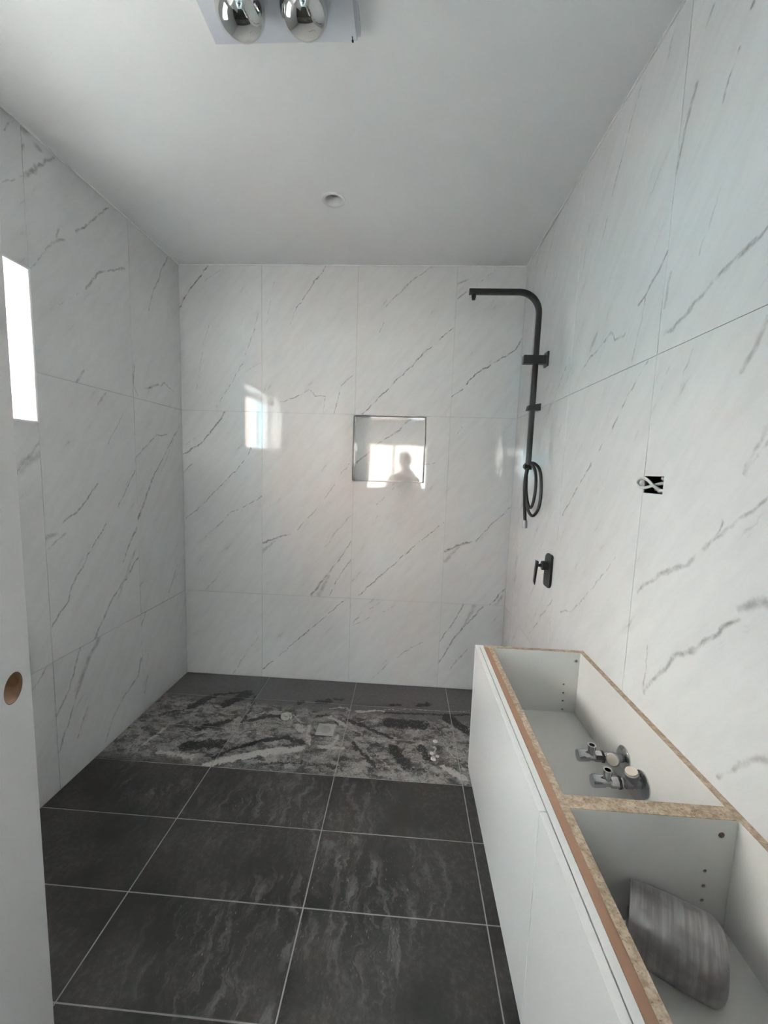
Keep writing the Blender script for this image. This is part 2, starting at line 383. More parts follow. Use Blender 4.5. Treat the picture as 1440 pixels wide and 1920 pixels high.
def tile_wall(parent, side, fixed, As, Bs, holes, seen):
    k = 0
    for i in range(len(As) - 1):
        for j in range(len(Bs) - 1):
            a0, a1, b0, b1 = As[i], As[i + 1], Bs[j], Bs[j + 1]
            segs = []
            for mid, sg in VEINS[side]:
                a = mid.x if side == 'back' else mid.y
                if a0 <= a < a1 and b0 <= mid.z < b1: segs += sg
            if not seen(a0, a1, b0, b1):                       # tiles past the edge of the picture: a few drifting veins
                rd = random.Random(i * 31 + j * 7 + len(side)); h, v = DIRS[side]
                for q in range(3):
                    s = Vector((0, 0, 0)); ca = rd.uniform(a0, a1); cb = rd.uniform(b0, b1); L = rd.uniform(.12, .3); sg = 1 if side != 'right' else -1
                    A = Vector((ca - sg * L * .6, fixed, cb - L)) if side == 'back' else Vector((fixed, ca - sg * L * .6, cb - L))
                    B = Vector((ca + sg * L * .6, fixed, cb + L)) if side == 'back' else Vector((fixed, ca + sg * L * .6, cb + L))
                    Mp = A.lerp(B, .45) + Vector((0, 0, .03))
                    w = rd.uniform(.003, .006); d = rd.uniform(.4, .65)
                    segs += [(A, Mp, w, w * 1.3, d), (Mp, B, w * 1.3, w, d)]
            tile('tile', parent, side, fixed, a0, a1, b0, b1, holes, marble('marble_%s_%d' % (side, k), segs, side)); k += 1

# ------------------------------------------------------------------ the room shell
Z1, Z2 = 1.7873, .5877
NX0, NX1, NZ0, NZ1, ND = 1.127, 1.580, 1.372, 1.779, .09       # niche
WY0, WY1, WZ0, WZ1 = -2.112, -1.030, 1.596, 2.167              # window opening, left wall
SY0, SY1, SZ0, SZ1 = -1.4855, -1.400, 1.412, 1.459             # cable outlet, right wall
BYR = -5.0
FY = -2.54                                                     # front wall (with the doorway)
DX0, DX1, DZ = .97, 1.70, 2.05

def slab(name, plane, d0, d1, a0, a1, b0, b1, holes, mat):
    m = MB()
    for c in cells(a0, a1, b0, b1, holes):
        if plane == 'y': m.box((c[0], d0, c[2]), (c[1], d1, c[3]))
        elif plane == 'x': m.box((d0, c[0], c[2]), (d1, c[1], c[3]))
        else: m.box((c[0], c[2], d0), (c[1], c[3], d1))
    return struct(m.build(name, mat))

wall_back = slab('wall_back', 'y', TT, .2, -.2, W + .2, -.15, H + .15, [(NX0 - .004, NX1 + .004, NZ0 - .004, NZ1 + .004)], M['grout_wall'])
tile_wall(wall_back, 'back', 0, [0, .5312, 1.1312, 1.7312, W], [0, Z2, Z1, H], [(NX0, NX1, NZ0, NZ1)], lambda *a: True)
# niche lining: back, two sides, head and sill tiles
nb = marble('marble_niche', [s for _, l in to_segs(VN, 'y', ND) for s in l], 'back')
MP = marble('marble_plain', [], 'back')
MB().box((NX0 - .004, ND, NZ0 - .004), (NX1 + .004, ND + .004, NZ1 + .004)).build('niche_tile', nb, wall_back, origin=(NX0, ND, NZ0))
MB().box((NX0 - .004, .0, NZ0), (NX0, ND, NZ1)).build('niche_tile', MP, wall_back, origin=(NX0, 0, NZ0))
MB().box((NX1, .0, NZ0), (NX1 + .004, ND, NZ1)).build('niche_tile', MP, wall_back, origin=(NX1, 0, NZ0))
MB().box((NX0 - .004, .0, NZ1), (NX1 + .004, ND, NZ1 + .004)).build('niche_tile', MP, wall_back, origin=(NX0, 0, NZ1))
MB().box((NX0 - .004, .0, NZ0 - .004), (NX1 + .004, ND, NZ0)).build('niche_tile', MP, wall_back, origin=(NX0, 0, NZ0))

wall_left = slab('wall_left', 'x', -.24, -TT, FY, .003, -.15, H + .15, [(WY0 - .008, WY1 + .008, WZ0 - .008, WZ1 + .008)], M['grout_wall'])
tile_wall(wall_left, 'left', 0, [FY, -2.228, -1.628, -1.028, -.4585, 0], [0, Z2, Z1, H], [(WY0, WY1, WZ0, WZ1)], lambda a0, a1, b0, b1: a0 > -1.2 or (a1 > -1.2 and b0 < 1.5))
MR = marble('marble_reveal', [((-.13, WY1, 1.72), (-.04, WY1, 1.90), .005, .005, .45), ((-.11, WY1, 1.92), (-.02, WY1, 2.05), .004, .005, .4), ((-.09, WY1, 2.0), (-.04, WY1, 1.78), .004, .004, .35)], 'back')
for a_, b_ in (((-.165, WY1, WZ0), (-.016, WY1 + .008, WZ1)), ((-.165, WY0 - .008, WZ0), (-.016, WY0, WZ1)), ((-.165, WY0 - .008, WZ1), (-.016, WY1 + .008, WZ1 + .008)), ((-.165, WY0 - .008, WZ0 - .008), (-.016, WY1 + .008, WZ0))):
    MB().box(a_, b_).build('reveal_tile', MR, wall_left, origin=a_)
et = MB()
et.box((-.0155, WY1, WZ0), (.0005, WY1 + .006, WZ1)); et.box((-.0155, WY0 - .006, WZ0), (.0005, WY0, WZ1))
et.box((-.0155, WY0 - .006, WZ1), (.0005, WY1 + .006, WZ1 + .006)); et.box((-.0155, WY0 - .006, WZ0 - .006), (.0005, WY1 + .006, WZ0))
et.build('edge_trim', M['white_plastic'], wall_left, origin=(0, WY1, WZ0))

wall_right = slab('wall_right', 'x', W + TT, W + .15, FY, .003, -.15, H + .15, [(SY0, SY1, SZ0, SZ1)], M['grout_wall'])
tile_wall(wall_right, 'right', W, [FY, -1.997, -1.397, -.797, -.197, 0], [0, Z2, Z1, H], [(SY0, SY1, SZ0, SZ1)], lambda a0, a1, b0, b1: a1 > -1.5)

wall_front = slab('wall_front', 'y', FY - .10, FY, -.24, W + .15, -.15, H + .15, [(DX0 - .02, DX1 + .02, -.2, DZ + .02)], M['plaster'])

ceiling = slab('ceiling', 'z', H, H + .15, -.24, W + .15, FY - .1, .2, [], M['plaster'])
DLX, DLY = 1.0885, -.598
boolean_cut(ceiling, MB().lathe([(-.02, .041), (.07, .041)], (DLX, DLY, H), (0, 0, 1), cap0=True, cap1=True).build('cutter', None))
struct(ceiling)
for n, (a, b) in enumerate((((0, -.005, H - .005), (W, 0, H)), ((0, FY, H - .005), (.005, 0, H)), ((W - .005, FY, H - .005), (W, 0, H)))):
    struct(MB().box(a, b).build('trim_%d' % (n + 1), M['caulk']))

struct(MB().box((-.80, BYR - .15, H + .15), (4.35, .2, 3.55)).build('added_roof', plain('added_roof_grey', (.35, .35, .36), .7)))  # unseen slab with eave, added to shade the window and neighbour wall

# ---- floor
floor = slab('floor', 'z', -.15, -.0018, 0, W, FY - .10, 0, [], M['grout_floor'])
def dark_tile_nodes(t, P):
    wn = t.vec('SUBTRACT', t.noise(P, 7, 4, .65, 'Color'), (.5, .5, .5))
    Pw = t.vec('ADD', P, t.vec('SCALE', wn, scale=.16))
    a = t.noise(Pw, 3.2, 5, .62); b = t.noise(P, 55, 4, .7)
    st = t.noise(t.vec('MULTIPLY', Pw, (34, 7, 1)), 1, 4, .65)
    c = t.mix(t.ramp(a, .32, .68), rgb(.021, .0215, .0193), rgb(.052, .0475, .043))
    c = t.mix(t.math('MULTIPLY', t.ramp(b, .42, .72, 0, .7), t.ramp(a, .38, .62)), c, rgb(.10, .097, .093))
    # dusty patches, scuffed lengthways, heavier along the walked middle of the floor
    walk = t.seg(Pw, (1.10, -2.3, 0), (1.22, -.9, 0), .75, .62, .13)
    cloud = t.ramp(t.math('ADD', t.noise(Pw, 2.6, 4, .6), walk), .47, .70)
    dust = t.math('MULTIPLY', t.ramp(st, .44, .74), cloud)
    c = t.mix(t.math('MULTIPLY', dust, .72), c, rgb(.215, .205, .198))
    spk = t.math('MULTIPLY', t.ramp(t.noise(t.vec('MULTIPLY', P, (170, 60, 1)), 1, 2), .66, .74), cloud)
    c = t.mix(t.math('MULTIPLY', spk, .6), c, rgb(.36, .33, .31))
    return c, a, b
def slate():
    t = NT('dark_slate_tile'); P = t.pos(); c, a, b = dark_tile_nodes(t, P)
    t.bump(b, .15, .001)
    return t.set(color=c, rough=t.ramp(a, .3, .7, .38, .62))
SLATE = slate()
# dried grout and boot prints on the shower floor: pixels, width (mm), strength; L pale, D bare dark tile
FL = [
 ('D',[(360,1324),(398,1306)],60,60,.9,1), ('D',[(425,1319),(462,1302)],70,80,1.,1), ('D',[(392,1304),(470,1296)],24,24,.8,1), ('D',[(560,1319),(566,1316)],38,38,.8,1), ('D',[(597,1316),(617,1315)],50,50,.8,1), ('D',[(628,1311),(642,1311)],28,28,.7,1), ('D',[(732,1322),(748,1321)],36,36,.7,1), ('D',[(783,1322),(802,1321)],40,40,.8,1),
 ('D',[(300,1340),(345,1330)],40,30,.6,1), ('D',[(349,1399),(410,1395)],90,80,.8,1), ('D',[(370,1366),(430,1352)],60,50,.75,1), ('D',[(478,1305),(470,1330),(452,1357)],22,20,.8,0), ('D',[(398,1421),(438,1403),(491,1388),(536,1383),(567,1392)],26,46,.95,0),
 ('D',[(473,1350),(509,1341),(530,1346)],44,36,.8,0), ('L',[(467,1345),(496,1336),(527,1334)],12,12,.9,0), ('L',[(478,1358),(500,1350),(527,1354)],10,10,.8,0), ('L',[(549,1339),(567,1357),(571,1379)],14,14,.9,0), ('L',[(558,1360),(566,1370)],55,45,.6,1),
 ('L',[(385,1434),(447,1420),(509,1408),(562,1404)],60,70,.75,1), ('L',[(313,1362),(268,1397)],40,40,.5,1), ('L',[(300,1410),(360,1420)],60,60,.45,1), ('L',[(578,1361),(579,1395)],26,26,.85,1), ('L',[(620,1328),(638,1325),(660,1330),(650,1335)],14,14,.9,0),
 ('L',[(669,1334),(720,1333)],36,30,.8,1), ('L',[(722,1330),(838,1333),(880,1334)],9,9,.85,0), ('D',[(722,1337),(838,1341),(880,1340)],26,26,.9,0), ('D',[(652,1350),(687,1364),(735,1384)],34,34,.85,0), ('L',[(655,1343),(700,1360),(715,1370)],10,8,.8,0), ('L',[(660,1368),(700,1385),(738,1392)],12,12,.8,0),
 ('D',[(727,1354),(795,1360)],90,80,.85,1), ('D',[(740,1405),(762,1437)],70,60,.9,1), ('D',[(789,1403),(802,1421)],56,56,.8,1), ('D',[(660,1392),(702,1437)],30,26,.85,0), ('D',[(840,1346),(876,1372)],80,60,.8,1),
 ('L',[(704,1413),(731,1441)],10,10,.85,0), ('L',[(690,1415),(706,1432)],8,8,.7,0), ('L',[(815,1400),(813,1423)],24,24,.9,1), ('L',[(738,1393),(807,1396)],8,8,.9,0), ('L',[(829,1392),(873,1445)],10,10,.8,0), ('L',[(842,1385),(868,1432)],8,8,.7,0), ('L',[(812,1360),(835,1385)],9,9,.75,0),
 ('L',[(636,1380),(618,1400)],24,30,.7,1), ('L',[(596,1400),(640,1404)],40,40,.55,1), ('L',[(834,1440),(870,1460)],60,50,.6,1), ('L',[(620,1345),(648,1362)],40,30,.6,1), ('D',[(470,1432),(560,1430),(640,1440)],40,50,.5,1), ('D',[(590,1345),(612,1340)],36,30,.6,1),
 ('D',[(690,1402),(712,1425)],50,40,.5,1), ('D',[(760,1440),(820,1452)],40,40,.5,1),
]
FSEG = []
for kd, pts, w0, w1, s, rag in FL:
    Q = [on(u, v, 'z', 0) for u, v in pts]; n = len(Q) - 1
    for i in range(n):
        f_ = .0009 if kd == 'D' and rag else .0006
        FSEG.append((kd, rag, Q[i], Q[i + 1], (w0 + (w1 - w0) * i / n) * f_, (w0 + (w1 - w0) * (i + 1) / n) * f_, s))
def dirty(name, a0, a1, b0, b1):
    t = NT(name); P = t.pos(); c, a, b = dark_tile_nodes(t, P)
    wn = t.vec('SUBTRACT', t.noise(P, 24, 5, .72, 'Color'), (.5, .5, .5))
    Pw = t.vec('ADD', P, t.vec('SCALE', wn, scale=.075))
    y = t.n('ShaderNodeSeparateXYZ'); t.put(y.inputs[0], Pw); X, Y = y.outputs[0], y.outputs[1]
    # smooth grey cement film by the back wall
    yl = t.math('MULTIPLY_ADD', X, .05, Y)
    film = t.ramp(yl, -.325, -.245)
    c = t.mix(t.math('MULTIPLY', film, .92), c, t.mix(t.ramp(b, .3, .7), rgb(.115, .114, .116), rgb(.155, .152, .152)))
    # scrubbed dried grout over the middle
    st = t.noise(t.vec('MULTIPLY', Pw, (11, 24, 1)), 1, 6, .78); fine = t.noise(P, 130, 4, .75)
    mid = t.math('MULTIPLY', t.ramp(yl, -.86, -.74), t.ramp(yl, -.24, -.33))
    sm = t.math('MULTIPLY', mid, t.ramp(t.math('ADD', st, t.math('MULTIPLY', fine, .6)), .66, .92))
    c = t.mix(t.math('MULTIPLY', mid, t.ramp(t.noise(Pw, 9, 4, .7), .35, .62, 0, .8)), c, rgb(.14, .134, .128))
    c = t.mix(t.math('MULTIPLY', sm, .85), c, rgb(.40, .38, .36))
    n2 = t.noise(Pw, 15, 3, .6, dist=.6)
    rid = t.math('MULTIPLY', t.ramp(t.math('ABSOLUTE', t.math('SUBTRACT', n2, .5)), 0, .05, 1., 0.), t.math('MULTIPLY', mid, t.ramp(t.noise(P, 6, 3), .40, .55)))
    c = t.mix(t.math('MULTIPLY', rid, .8), c, rgb(.44, .42, .40))
    dk = t.math('MULTIPLY', mid, t.ramp(t.noise(t.vec('MULTIPLY', Pw, (9, 19, 1)), 1, 5, .75), .50, .60))
    c = t.mix(t.math('MULTIPLY', dk, .85), c, rgb(.03, .031, .03))
    near = [s for s in FSEG if min(s[2].x, s[3].x) - .08 < a1 and max(s[2].x, s[3].x) + .08 > a0 and min(s[2].y, s[3].y) - .08 < b1 and max(s[2].y, s[3].y) + .08 > b0]
    vo = t.n('ShaderNodeTexVoronoi'); t.put(vo.inputs['Vector'], Pw); vo.inputs['Scale'].default_value = 75
    rag = t.ramp(t.math('ADD', vo.outputs['Distance'], t.math('MULTIPLY', fine, .5)), .38, .66)
    chew = t.noise(P, 42, 6, .8)
    for kd, col in (('D', rgb(.022, .023, .022)), ('L', rgb(.50, .48, .455))):
        for rg in (1, 0):
            sg = [s for s in near if s[0] == kd and s[1] == rg]
            if not sg: continue
            mk = t.maxall([t.seg(Pw, s[2], s[3], s[4], s[5], s[6]) for s in sg])
            mk = t.math('ADD', mk, t.math('MULTIPLY_ADD', chew, (1.5 if kd == 'D' else 1.1) if rg else .8, (-.75 if kd == 'D' else -.4) if rg else -.35))
            mk = t.math('MULTIPLY', t.ramp(mk, .34, .58), t.ramp(rag, 0, 1, .35 if kd == 'L' else .2, 1.)) if rg else t.ramp(mk, .24, .5, 0, .92)
            c = t.mix(mk, c, col)
    t.bump(t.math('ADD', sm, b), .3, .0015)
    return t.set(color=c, rough=.62)
FX = [0, .5848, 1.1864, 1.789, W]; FYS = [FY - .1, -2.2675, -1.981, -1.694, -1.4097, -1.1224, -.8356, -.549, -.262, 0]
DRX, DRY = 1.0785, -.509                                        # drain centre
for i in range(4):
    for j in range(len(FYS) - 1):
        sh = FYS[j] > -.84
        mt = dirty('grouted_tile_%d_%d' % (i, j), FX[i], FX[i + 1], FYS[j], FYS[j + 1]) if sh else SLATE
        tile('tile', floor, 'floor', 0, FX[i], FX[i + 1], FYS[j], FYS[j + 1], [(DRX - .05, DRX + .05, DRY - .05, DRY + .05)], mt, gap=.0022, ch=.0008)

# ------------------------------------------------------------------ bathroom window
def window(name, plane, pos, a0, a1, z0, z1, mull, mat, depth=.05):
    """sliding window; plane 'x' or 'y' at pos"""
    def bx(m, a, b, c, d, p0, p1):
        if plane == 'x': m.box((p0, a, c), (p1, b, d))
        else: m.box((a, p0, c), (b, p1, d))
        return m
    def og(a, z): return (pos, a, z) if plane == 'x' else (a, pos, z)
    root = struct(empty(name, og((a0 + a1) / 2, z0)))
    f = .032; m = MB()
    bx(m, a0, a1, z0, z0 + f, pos - depth, pos); bx(m, a0, a1, z1 - f, z1, pos - depth, pos)
    bx(m, a0, a0 + f, z0 + f, z1 - f, pos - depth, pos); bx(m, a1 - f, a1, z0 + f, z1 - f, pos - depth, pos)
    m.build('window_frame', mat, root, origin=og(a0, z0))
    bx(MB(), mull - .02, mull + .02, z0 + f, z1 - f, pos - depth + .008, pos - .008).build('mullion', mat, root, origin=og(mull, z0))
    bx(MB(), a0 + f, mull - .02, z0 + f, z1 - f, pos - depth / 2 - .002, pos - depth / 2 + .002).build('pane', M['glass'], root, origin=og(a0, z0))
    bx(MB(), mull + .02, a1 - f, z0 + f, z1 - f, pos - depth / 2 - .002, pos - depth / 2 + .002).build('pane', M['glass'], root, origin=og(mull, z0))
    return root
window('window_1', 'x', -.165, WY0, WY1, WZ0, WZ1, -1.80, M['aluminium'])

# ------------------------------------------------------------------ door with its bare lock bore
HX, HY = .968, FY + .002
EDGE = on(60, 1290, 'z', 1.0)  # direction only; the free edge stands a door's width from the hinge
def free_edge():
    d = ray(60, 1290); best = None
    for k in range(200):
        p = O + d * (.5 + k * .003); e = abs((Vector((p.x, p.y)) - Vector((HX, HY))).length - .722)
        if best is None or e < best[0]: best = (e, p)
    return best[1]
FE = free_edge(); dv = Vector((FE.x - HX, FE.y - HY, 0)).normalized(); nv = Vector((dv.y, -dv.x, 0))
def DP(s, n, z): return Vector((HX, HY, z)) + dv * s - nv * n
m = MB(); L = .722
m.add([DP(0, 0, .012), DP(L, 0, .012), DP(L, .036, .012), DP(0, .036, .012), DP(0, 0, 2.04), DP(L, 0, 2.04), DP(L, .036, 2.04), DP(0, .036, 2.04)],
      [(0, 3, 2, 1), (4, 5, 6, 7), (0, 1, 5, 4), (1, 2, 6, 5), (2, 3, 7, 6), (3, 0, 4, 7)])
door = m.build('door_1', M['doorpaint'], origin=(HX, HY, .012))
d = ray(26, 1290); q = (Vector((HX, HY, 0)) - O).dot(nv) / d.dot(nv); BC = O + d * q     # bore centre on the door face
bs = (BC - Vector((HX, HY, 0))).dot(dv); BZ = BC.z
bpy.context.view_layer.update()
boolean_cut(door, MB().lathe([(-.01, .029), (.06, .029)], DP(bs, 0, BZ), -nv, 28, cap0=True, cap1=True).build('cutter', None))
struct(door)
MB().lathe([(.001, .0288), (.035, .0288), (.035, .027), (.001, .027), (.001, .0288)], DP(bs, 0, BZ), -nv, 28).build('lock_bore', M['core'], door, origin=DP(bs, 0, BZ))
boolean_cut(door, MB().lathe([(-.03, .0115), (.01, .0115)], DP(L, .018, BZ), dv, 20, cap0=True, cap1=True).build('cutter', None)); struct(door)
MB().lathe([(-.0005, .0113), (-.028, .0113)], DP(L, .018, BZ), dv, 20, cap1=True).build('latch_bore', M['core'], door, origin=DP(L, .018, BZ))
for z in (.25, 1.02, 1.80):
    MB().lathe([(0, .006), (.09, .006)], DP(-.006, .004, z), (0, 0, 1), 12, cap0=True, cap1=True).build('hinge', M['steel'], door, origin=DP(0, 0, z))
# doorway lining and architrave
fr = MB()
fr.box((DX0 - .02, FY - .102, 0), (DX0 - .002, FY + .0005, DZ + .02)); fr.box((DX1 + .002, FY - .102, 0), (DX1 + .02, FY + .0005, DZ + .02)); fr.box((DX0 - .02, FY - .102, DZ), (DX1 + .02, FY + .0005, DZ + .02))
struct(fr.build('trim_4', M['doorpaint']))
ar = MB()
ar.box((DX0 - .075, FY - .115, 0), (DX0 - .015, FY - .102, DZ + .075)); ar.box((DX1 + .015, FY - .115, 0), (DX1 + .075, FY - .102, DZ + .075)); ar.box((DX0 - .015, FY - .115, DZ + .015), (DX1 + .015, FY - .102, DZ + .075))
struct(ar.build('trim_5', M['doorpaint']))

# ------------------------------------------------------------------ the bedroom behind the doorway (seen in the glossy tiles)
BY = -5.0
slab('floor_bedroom', 'z', -.15, 0, -.24, 4.2, BY - .15, FY - .1, [], M['hall_floor'])
slab('ceiling_bedroom', 'z', H, H + .15, -.24, 4.2, BY - .15, FY - .1, [], M['plaster'])
slab('wall_bedroom_left', 'x', -.24, -.10, BY - .15, FY - .1, -.15, H + .15, [], M['hallpaint'])
slab('wall_bedroom_right', 'x', 4.2, 4.35, BY - .15, FY, -.15, H + .15, [], M['hallpaint'])
slab('wall_bedroom_near_right', 'y', FY - .10, FY, W + .15, 4.35, -.15, H + .15, [], M['hallpaint'])
slab('wall_bedroom_back', 'y', BY - .15, BY, -.24, 4.35, -.15, H + .15, [(.12, 2.88, 1.07, 1.935)], M['hallpaint'])
window('window_2', 'y', BY - .06, .12, 2.88, 1.07, 1.935, 1.2165, M['aluminium'])

# ------------------------------------------------------------------ vanity cabinet shell
VX0, VXB, VY0, VY1, VZ0, VZ1 = 1.751, W - .0005, -2.40, -1.130, .332, .8165
IB = .584                                                     # inside floor of the top compartments
van = empty('vanity_cabinet', (1.95, (VY0 + VY1) / 2, VZ0), 'white wall-hung vanity cabinet without a top, raw chipboard edges showing', 'cabinet')
def vpart(name, mat, a, b, bevel=.0006):
    return MB().box(a, b).build(name, mat, van, origin=tuple((Vector(a) + Vector(b)) / 2), bevel=bevel)
def edged(name, a, b):                                       # melamine board with a bare chipboard top edge
    o = vpart(name, M['melamine'], a, (b[0], b[1], b[2] - .0012))
    e = MB().box((a[0], a[1], b[2] - .0012), b).build('raw_edge', M['chip'], o); e.location = (0, 0, 0)
    e.location = -o.location - van.location
    return o
far_end = edged('end_panel', (1.781, VY1 - .016, VZ0), (VXB, VY1, VZ1))
vpart('end_panel_lipping', M['gloss_white'], (VX0, VY1 - .016, VZ0), (1.781, VY1, VZ1))
edged('end_panel', (1.781, VY0, VZ0), (VXB, VY0 + .016, VZ1))
edged('back_panel', (2.126, VY0 + .016, VZ0 + .02), (VXB, VY1 - .016, VZ1))
edged('divider', (1.813, -1.827, VZ0 + .02), (2.126, -1.811, VZ1))
near_div = edged('divider', (1.813, -1.843, VZ0 + .02), (2.126, -1.827, VZ1))
edged('front_rail', (1.797, VY0 + .016, IB - .016), (1.813, VY1 - .016, VZ1))
vpart('fibreboard_rail', M['mdf'], (1.7805, VY0 + .016, .70), (1.797, VY1 - .016, VZ1))
vpart('face_rail', M['gloss_white'], (1.7665, VY0 + .016, .70), (1.7800, VY1 - .016, VZ1))
vpart('inner_floor', M['melamine'], (1.813, VY0 + .016, IB - .016), (2.126, VY1 - .016, IB))
vpart('underside', M['melamine'], (1.767, VY0 + .016, VZ0), (2.126, VY1 - .016, VZ0 + .016))
for y0, y1 in ((-1.8550, VY1 - .0175), (VY0, -1.8575)):
    vpart('door', M['gloss_white'], (VX0, y0, VZ0 - .002), (1.7645, y1, VZ1 - .0005), bevel=.0004)
for board, y, pts in ((far_end, VY1 - .016, [(1080, 1240, .006), (1057, 1283, .0035), (1056, 1299, .0035), (1055, 1314, .0035), (1054, 1330, .0035)]), (near_div, -1.843, [(1353, 1566, .006), (1322, 1633, .0035), (1319, 1661, .0035), (1316, 1688, .0035)])):
    for u, v, r in pts:
        p = on(u, v, 'y', y)
        boolean_cut(board, MB().lathe([(-.004, r), (.0125, r)], (p.x, y, p.z), (0, 1, 0), 16, cap0=True, cap1=True).build('cutter', None))
        MB().lathe([(.0006, r * .97), (.012, r * .97)], (p.x, y, p.z), (0, 1, 0), 16, cap1=True).build('shelf_pin_hole', M['chip'], van, origin=p)

# ------------------------------------------------------------------ stop valves poking through the back panel
def valve(y, z, label, capdir):
    r = empty('stop_valve', (2.126, y, z), label, 'valve', 'stop valves in the vanity')
    B = Vector((2.126, y, z)); A = Vector((-1, 0, 0))
    MB().lathe([(0, .033), (.003, .033), (.008, .027), (.010, .014)], B, A, 28, cap1=True).build('flange', M['chrome'], r, origin=B)
    MB().lathe([(.008, .012), (.030, .012), (.030, .0135), (.046, .0135), (.046, .011), (.056, .011)], B, A, 24, cap1=True).build('pipe', M['steel'], r, origin=B)
    body = MB().lathe([(.052, .0125), (.056, .015), (.062, .015), (.064, .012), (.066, .0145), (.084, .0145), (.086, .012), (.100, .012)], B, A, 8, smooth=False, cap1=True).build('valve_body', M['chrome'], r, origin=B)
    MB().lathe([(.060, .0158), (.0628, .0158), (.0628, .012)], B, A, 24).build('rubber_ring', M['black'], r, origin=B)
    MB().lathe([(.098, .010), (.100, .0145), (.126, .0165), (.131, .0150)], B, A, 20, cap1=True).build('knob', M['chrome'], r, origin=B)
    oc = B + A * .093
    MB().lathe([(.004, .0095), (.022, .0095), (.022, .011), (.034, .0115), (.034, .0075), (.012, .0075)], oc, (0, 0, 1), 20, cap1=True).build('outlet', M['chrome'], r, origin=oc)
    kc = B + A * .026; cd = Vector(capdir).normalized()
    MB().lathe([(0, .0125), (.020, .0125), (.022, .017), (.036, .0175), (.037, .016)], kc, cd, 24, cap1=True).build('elbow_socket', M['steel'], r, origin=kc)
    MB().lathe([(.036, .0152), (.041, .0145)], kc, cd, 24, cap1=True).build('plug', M['cream'], r, origin=kc)
    return r
valve(-1.470, .655, 'chrome stop valve with cream plug, next to the cabinet end panel', (-.55, -.75, .35))
valve(-1.562, .652, 'chrome stop valve with cream plug, next to the chipboard divider', (-.25, -.12, .95))

# ------------------------------------------------------------------ grey sleeve lying in the second compartment
SA, SB = Vector((1.918, -1.882, .584)), Vector((2.036, -1.948, .584))
rA, rB = .057, .058
axis = (SB - SA).normalized(); Ls = (SB - SA).length
tilt = math.atan2(rA - rB, Ls)
base = SA + Vector((0, 0, rA + .001)); ax2 = (axis * math.cos(tilt) + Vector((0, 0, -math.sin(tilt)))).normalized()
sl = MB(); prof = [(0.0, rA - .004), (0, rA), (Ls * .5, (rA + rB) / 2 + .004), (Ls * .86, rB + .003)]
for k in range(1, 7):
    a = math.radians(15 * k); prof.append((Ls * .86 + .024 * math.sin(a), rB + .003 - .024 * (1 - math.cos(a))))
prof += [(Ls * .86 + .024, .03), (Ls * .86 + .021, .03), (Ls * .86 + .021, rB - .022), (Ls * .84, rB - .001), (0, rA - .004)]
# built along local X so that the brushing follows the turn
lo = MB().lathe(prof, (0, 0, 0), (1, 0, 0), 48)
sleeve = lo.build('metal_sleeve', M['sleeve'], sharp=60)
sleeve.location = base; sleeve.rotation_euler = ax2.to_track_quat('X', 'Z').to_euler()
tag(sleeve, 'scratched grey metal sleeve lying on its side inside the vanity', 'sleeve')

# ------------------------------------------------------------------ shower column
SYY = -.49; SXR = 2.085
sc_ = empty('shower_column', (W, SYY, 2.01), 'matte black shower column with gooseneck arm and coiled hose, no heads fitted', 'shower')
pts = [(1.7435, SYY, 2.3265), (1.80, SYY, 2.3265), (1.97, SYY, 2.3265)]
for k in range(0, 11):
    a = math.radians(90 - 9 * k); pts.append((SXR - .10 + .10 * math.cos(a), SYY, 2.3265 - .10 + .10 * math.sin(a)))
pts += [(SXR, SYY, 2.1), (SXR, SYY, 1.8), (SXR, SYY, 1.482)]
MB().sweep(pts, rrect(.0135, .0125, .006, 3), up=(0, 1, 0)).build('riser_arm', M['black'], sc_, origin=(SXR, SYY, 1.48))
MB().lathe([(0, .011), (.016, .011), (.018, .009), (.026, .009)], (1.7665, SYY, 2.315), (0, 0, -1), 20, cap1=True).build('arm_outlet', M['black'], sc_, origin=(1.7665, SYY, 2.315))
br = MB().box((2.024, SYY - .016, 1.990), (2.134, SYY + .016, 2.030)).build('wall_bracket', M['black'], sc_, origin=(2.08, SYY, 2.01), bevel=.002)
pl = MB().box((2.132, SYY - .026, 1.978), (W - .0003, SYY + .026, 2.048)).build('bracket_plate', M['black'], sc_, origin=(2.137, SYY, 2.01), bevel=.002)
sl2 = MB(); sl2.add([(2.058, SYY - .02, 1.765), (2.122, SYY - .02, 1.765), (2.122, SYY + .02, 1.765), (2.058, SYY + .02, 1.765), (2.062, SYY - .017, 1.789), (2.122, SYY - .02, 1.800), (2.122, SYY + .02, 1.800), (2.062, SYY + .017, 1.789)],
      [(0, 3, 2, 1), (4, 5, 6, 7), (0, 1, 5, 4), (1, 2, 6, 5), (2, 3, 7, 6), (3, 0, 4, 7)])
sl2.build('slider_holder', M['black'], sc_, origin=(2.09, SYY, 1.78), bevel=.002)
MB().lathe([(0, .018), (.034, .018)], (SXR, SYY, 1.472), (0, 0, 1), 20, cap0=True, cap1=True).build('diverter', M['black'], sc_, origin=(SXR, SYY, 1.47))
MB().tube([(2.085, SYY - .01, 1.488), (2.060, SYY - .016, 1.488)], .011, 14).build('diverter_knob', M['black'], sc_, origin=(2.07, SYY, 1.488))
g = Vector((.058, -.085, 0)); c0 = Vector((2.080, -.480, 0))
def HPt(s, z): return (c0.x + g.x * s, c0.y + g.y * s, z)
